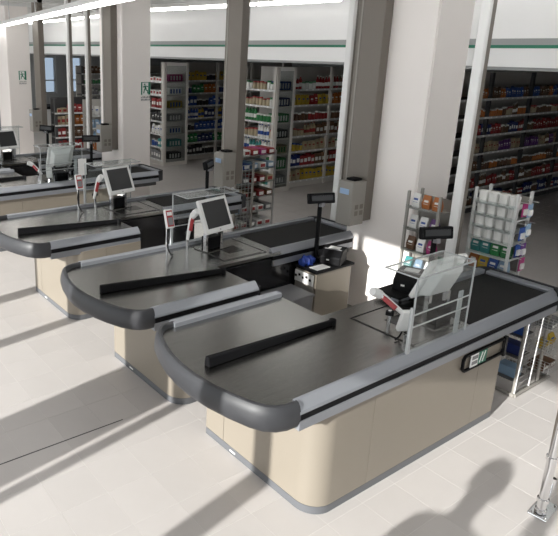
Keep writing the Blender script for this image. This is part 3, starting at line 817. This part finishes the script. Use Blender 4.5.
# ------------------------------------------------------------------ snack racks
def rack_frame(name, label, loc, rz, w_, d_, h, shelves, cat='rack', mt='boxgrey'):
    t = thing(name, label, cat, loc, rz)
    for x in (0, w_):
        for y in (0, d_):
            B(x - .012, x + .012, y - .012, y + .012, 0, h).build('upright', mt, t)
    B(0, w_, d_ - .004, d_ + .004, .1, h - .06).build('back_panel', 'boxgrey', t)
    for z in shelves:
        sh = B(-.01, w_ + .01, -.01, d_, z - .012, z).build('shelf', mt, t)
        B(-.012, w_ + .012, -.016, -.01, z - .012, z + .025).build('lip', 'acrylic', sh)
    return t, Matrix.Translation(loc) @ Matrix.Rotation(rz, 4, 'Z')
LV = ['lowest', 'second lowest', 'third lowest', 'fourth lowest', 'fifth lowest', 'sixth lowest', 'seventh lowest', 'second highest', 'highest']
def fill(Mw, w_, zs, rows, where, y=.06, sc=1., dep=1, dy=.1):
    for k, z in enumerate(zs[:len(rows)]):
        kind_cols = rows[k]
        n = len(kind_cols)
        step = w_ / n
        for i, (kind, col) in enumerate(kind_cols):
            for q in range(dep):
                place_goods(kind, col, Mw @ Matrix.Translation((step * (i + .5), y + dy * q, z + .0005)) @ Matrix.Diagonal((sc, sc, sc, 1)), LV[k], where)
# rack A: small boxes, faces the shop front
zsA = [.30, .55, .80, 1.02, 1.24, 1.46]
t, Mw = rack_frame('snack_rack', 'grey snack rack with orange packs in front of the broad white column', (5.22, 3.48, 0), -PI / 2, .34, .22, 1.62, zsA)
fill(Mw, .34, zsA, [P_('packet:teal,packet:white,packet:teal'), P_('packet:white,packet:purple,packet:white'), P_('packet:teal,packet:pale blue,packet:white'), P_('packet:brown,packet:white,packet:pink'), P_('packet:white,packet:white,packet:purple'), P_('packet:white,packet:orange,packet:orange')], 'snack rack with orange packs', sc=.72)
# rack B: gum tubs
zsB = [.30, .62, .86, 1.03, 1.18, 1.30, 1.42, 1.54]
t, Mw = rack_frame('gum_rack', 'tall clear gum rack full of white tubs by the belt end', (5.72, 3.08, 0), -PI / 2, .40, .26, 1.68, zsB, mt='strip')
fill(Mw, .40, zsB, [P_('box:blue,box:white,box:teal'), P_('box:green,box:pale blue,box:orange'), P_('packet:orange,packet:yellow,packet:blue,packet:pale blue'), P_('packet:teal,packet:teal,packet:green,packet:green')] + [], 'tall gum rack', sc=.80, y=.07)
for k, z in enumerate(zsB[4:]):
    for i in range(4):
        place_goods('tub', 'white', Mw @ Matrix.Translation((.05 + .1 * i, .06, z + .0005)) @ Matrix.Diagonal((1.3, 1.3, 1.45, 1)), LV[k + 4] if k < 2 else ('second highest', 'highest')[k - 2], 'tall gum rack')
for k, (c, z, x) in enumerate((('pink', 1.46, .10), ('pale blue', 1.26, .16), ('blue', 1.06, .10), ('pink', .92, .16), ('pale blue', 1.44, .20), ('blue', 1.24, .06), ('purple', 1.05, .2))):
    o = place_goods('blister', c, Mw @ Matrix.Translation((.42 + .012 + (k % 2) * .03, x, z)) @ Matrix.Rotation(PI / 2, 4, 'Z'), 'hooked side', 'tall gum rack')
for z in (1.60, 1.40, 1.2, 1.06):
    MB().tube([(.40, .06, z), (.50, .06, z)], .004, 5).build('hook', 'wire', t); MB().tube([(.40, .2, z), (.50, .2, z)], .004, 5).build('hook', 'wire', t)

# rack C: boxes by the third counter's belt end, with mesh side
zsC = [.16, .42, .66, .90, 1.12, 1.34]
t, Mw = rack_frame('box_display_rack', 'wire display rack of white and red boxes at the belt end', (6.02, 7.10, 0), 0, .86, .36, 1.40, zsC, mt='wire')
ms = MB()
for k in range(7): ms.tube([(-.0, -.02 - .0 + k * .06, .05), (0, -.02 + k * .06, 1.2)], .005, 5)
for k in range(16): ms.tube([(0, -.04, .08 + k * .075), (0, .38, .08 + k * .075)], .005, 5)
ms.build('mesh_side', 'wire', t)
ms = MB()
for k in range(6): ms.tube([(-.0 + k * .07, -.03, .05), (k * .07, -.03, 1.2)], .005, 5)
for k in range(16): ms.tube([(0, -.03, .08 + k * .075), (.36, -.03, .08 + k * .075)], .005, 5)
ms.build('mesh_front', 'wire', t)
B(.35, .38, -.045, -.015, 0, 1.25).build('mesh_post', 'boxgrey', t); B(-.015, .015, -.045, -.015, 0, 1.25).build('mesh_post', 'boxgrey', t)
fill(Mw, .86, zsC, [P_('box:white,box:white,box:grey,box:white,box:white'), P_('box:pale blue,box:white,box:white,box:white,box:grey'), P_('box:red,box:cream,box:brown,box:red,box:brown'), P_('box:teal,box:grey,box:red,box:red,box:cream'), P_('box:pale blue,box:blue,box:pale blue,box:white,box:pale blue'), P_('box:green,box:white,box:red,box:pink,box:red')], 'box display rack', y=.09, dep=2, dy=.168, sc=1.02)

# wire basket rack below the belt end of counter 1
t = thing('basket_rack', 'tubular rack with wire baskets under the belt end', 'rack', (5.2, 2.16, 0))
for x in (0.0, .42):
    MB().tube([(x, .02, .02), (x + .05, .04, .70)], .016, 8).build('upright', 'boxgrey', t, True)
MB().tube([(-.02, .0, .018), (.60, .0, .018), (.60, .36, .018), (-.02, .36, .018), (-.02, .0, .018)], .018, 8).build('foot_frame', 'boxgrey', t, True)
g1 = MB()
for k in range(11): g1.tube([(-.04, -.005, .08 + k * .058), (.03 + .18, -.005, .08 + k * .058)], .0035, 4)
for x in (-.04, .21): g1.tube([(x, -.005, .05), (x + .03, -.005, .72)], .007, 6)
g1.build('wire_grid', 'wire', t)
g1 = MB()
for k in range(9): g1.tube([(.24, .06 + k * .03, .08), (.28, .06 + k * .03, .68)], .0035, 4)
g1.build('wire_grid', 'wire', t)
for k, (bz, c, kind) in enumerate(((.12, 'brown', 'box'), (.33, 'yellow', 'packet'), (.54, 'grey', 'box'))):
    b = MB()
    x0, x1, y0, y1 = .42, .68, -.06, .22
    for q in range(5):
        z = bz + q * .028
        b.tube([(x0, y0, z), (x1, y0, z), (x1, y1, z), (x0, y1, z), (x0, y0, z)], .003, 4)
    for q in range(8):
        xx = x0 + (x1 - x0) * q / 7; yy = y0 + (y1 - y0) * q / 7
        for a_, b_ in (((xx, y0), (xx, y1)),):
            b.tube([(a_[0], a_[1], bz + .112), (a_[0], a_[1], bz), (b_[0], b_[1], bz), (b_[0], b_[1], bz + .112)], .0028, 4)
        b.tube([(x0, yy, bz + .112), (x0, yy, bz), (x1, yy, bz), (x1, yy, bz + .112)], .0028, 4)
    b.build('basket', 'wire', t)
    for q in range(2):
        place_goods(kind, c, Matrix.Translation((5.2 + .485 + q * .13, 2.16 + .06, bz + .005)) @ Matrix.Diagonal((.9, .9, .55, 1)), ['lower', 'middle', 'upper'][k] + ' basket', 'basket rack')
for k, (bz, c) in enumerate(((.14, 'pale blue'), (.36, 'dark blue'), (.56, 'blue'))):
    B(.0, .22, .04, .26, bz - .006, bz).build('tray', 'darkwire', t)
    place_goods('box', c, Matrix.Translation((5.2 + .11, 2.16 + .14, bz + .001)), ['lower', 'middle', 'upper'][k] + ' tray', 'basket rack')

# chrome barrier post
t = thing('barrier_post', 'chrome barrier post with a bolted foot plate', 'post', (3.93, 1.33, 0), R(5))
B(-.10, .12, -.06, .06, 0, .018).build('foot_plate', 'chrome', t, bevel=.006)
MB().tube([(-.04, 0, .018), (-.04, 0, 1.05)], .028, 16).build('post', 'chrome', t, True)
for z in (.02, .10, .42):
    MB().lathe([(.029, z), (.036, z + .004), (.036, z + .03), (.029, z + .034)], 16, (-.04, 0, 0)).build('collar', 'chrome', t, True)
MB().tube([(-.04, 0, .10), (.03, -.0, .10), (.08, 0, .14), (.09, 0, .22)], .02, 10).build('elbow', 'chrome', t, True)
for x, y in ((-.085, -.045), (-.085, .045), (.10, -.045), (.10, .045)):
    MB().lathe([(.010, .018), (.010, .026), (.005, .028)], 6, (x, y, 0)).build('bolt', 'chrome', t)

# ------------------------------------------------------------------ the person whose shadow falls on the floor
def skinned(name, verts, edges, radii, mt, parent=None, sub=2, root=0):
    me = bpy.data.meshes.new(name)
    me.from_pydata(verts, edges, [])
    o = bpy.data.objects.new(name, me); COL.objects.link(o)
    if parent: o.parent = parent
    me.materials.append(MATS[mt])
    if not me.skin_vertices: 
        bm = bmesh.new(); bm.from_mesh(me); bm.verts.layers.skin.verify(); bm.to_mesh(me); bm.free()
    sv = me.skin_vertices[0].data
    for i, r_ in enumerate(radii): sv[i].radius = (r_, r_) if not isinstance(r_, tuple) else r_
    sv[root].use_root = True
    a = o.modifiers.new('skin', 'SKIN'); a.use_smooth_shade = True
    b = o.modifiers.new('sub', 'SUBSURF'); b.levels = sub; b.render_levels = sub
    return o
pv = [(0, 0, .95), (0, 0, 1.12), (0, 0, 1.30), (0, 0, 1.42), (.01, 0, 1.50), (.02, 0, 1.60), (.03, 0, 1.70)]
pr_ = [(.15, .12), (.14, .11), (.16, .12), (.10, .09), .055, (.085, .075), (.07, .07)]
pe = [(0, 1), (1, 2), (2, 3), (3, 4), (4, 5), (5, 6)]
for s in (-1, 1):
    b = len(pv)
    pv += [(0, s * .10, .88), (.02, s * .11, .50), (0, s * .11, .10), (.05, s * .12, .045), (.16, s * .13, .035)]
    pr_ += [.09, .06, .04, .045, .032]
    pe += [(0, b), (b, b + 1), (b + 1, b + 2), (b + 2, b + 3), (b + 3, b + 4)]
    b = len(pv)
    pv += [(0, s * .19, 1.40), (.0, s * .25, 1.12), (.08, s * .25, .88), (.10, s * .25, .80)]
    pr_ += [.062, .045, .030, (.018, .036)]
    pe += [(3, b), (b, b + 1), (b + 1, b + 2), (b + 2, b + 3)]
    h = b + 3
    for k, (dx, L) in enumerate(((-.030, .075), (-.010, .090), (.012, .085), (.032, .065))):
        b = len(pv)
        pv += [(.10 + dx, s * .25, .775), (.115 + dx, s * .245, .775 - L * .55), (.135 + dx, s * .235, .775 - L)]
        pr_ += [.009, .0085, .007]
        pe += [(h, b), (b, b + 1), (b + 1, b + 2)]
    b = len(pv)
    pv += [(.14, s * .235, .80), (.16, s * .225, .765)]
    pr_ += [.010, .008]
    pe += [(h, b), (b, b + 1)]
t = thing('person', 'person in dark clothes standing on the tiled floor by the shop front', 'person', (-1.08, .86, 0), R(9))
skinned('body', pv, pe, pr_, 'skin', t)
jv = [(0, 0, .86), (0, 0, 1.12), (0, 0, 1.31), (0, 0, 1.42)]
jr = [(.175, .14), (.165, .13), (.18, .14), (.12, .10)]
je = [(0, 1), (1, 2), (2, 3)]
for s in (-1, 1):
    b = len(jv); jv += [(0, s * .195, 1.40), (0, s * .25, 1.12), (.075, s * .25, .90)]; jr += [.08, .062, .048]; je += [(3, b), (b, b + 1), (b + 1, b + 2)]
skinned('jacket', jv, je, jr, 'jacket', t)
jv = [(0, 0, .93)]; jr = [(.165, .13)]; je = []
for s in (-1, 1):
    b = len(jv); jv += [(0, s * .10, .86), (.02, s * .11, .50), (0, s * .11, .10)]; jr += [.105, .075, .062]; je += [(0, b), (b, b + 1), (b + 1, b + 2)]
skinned('trousers', jv, je, jr, 'trouser', t)
m = MB(); m.lathe([(.03, -.075), (.085, -.05), (.105, .0), (.10, .05), (.06, .095), (.01, .105)], 16, (.0, 0, 1.68)); m.build('hair', 'hair', t, True)
m = MB(); m.lathe([(.004, -.012), (.012, 0), (.004, .02)], 8, (.115, 0, 1.63)); m.build('nose', 'skin', t, True)
for s in (-1, 1):
    MB().lathe([(.002, -.008), (.008, 0), (.002, .008)], 8, (.10, s * .032, 1.665)).build('eye', 'black', t, True)
    MB().lathe([(.004, -.03), (.012, 0), (.004, .03)], 8, (.015, s * .095, 1.64)).build('ear', 'skin', t, True)
B(.095, .108, -.025, .025, 1.585, 1.593).build('mouth', 'red', t)
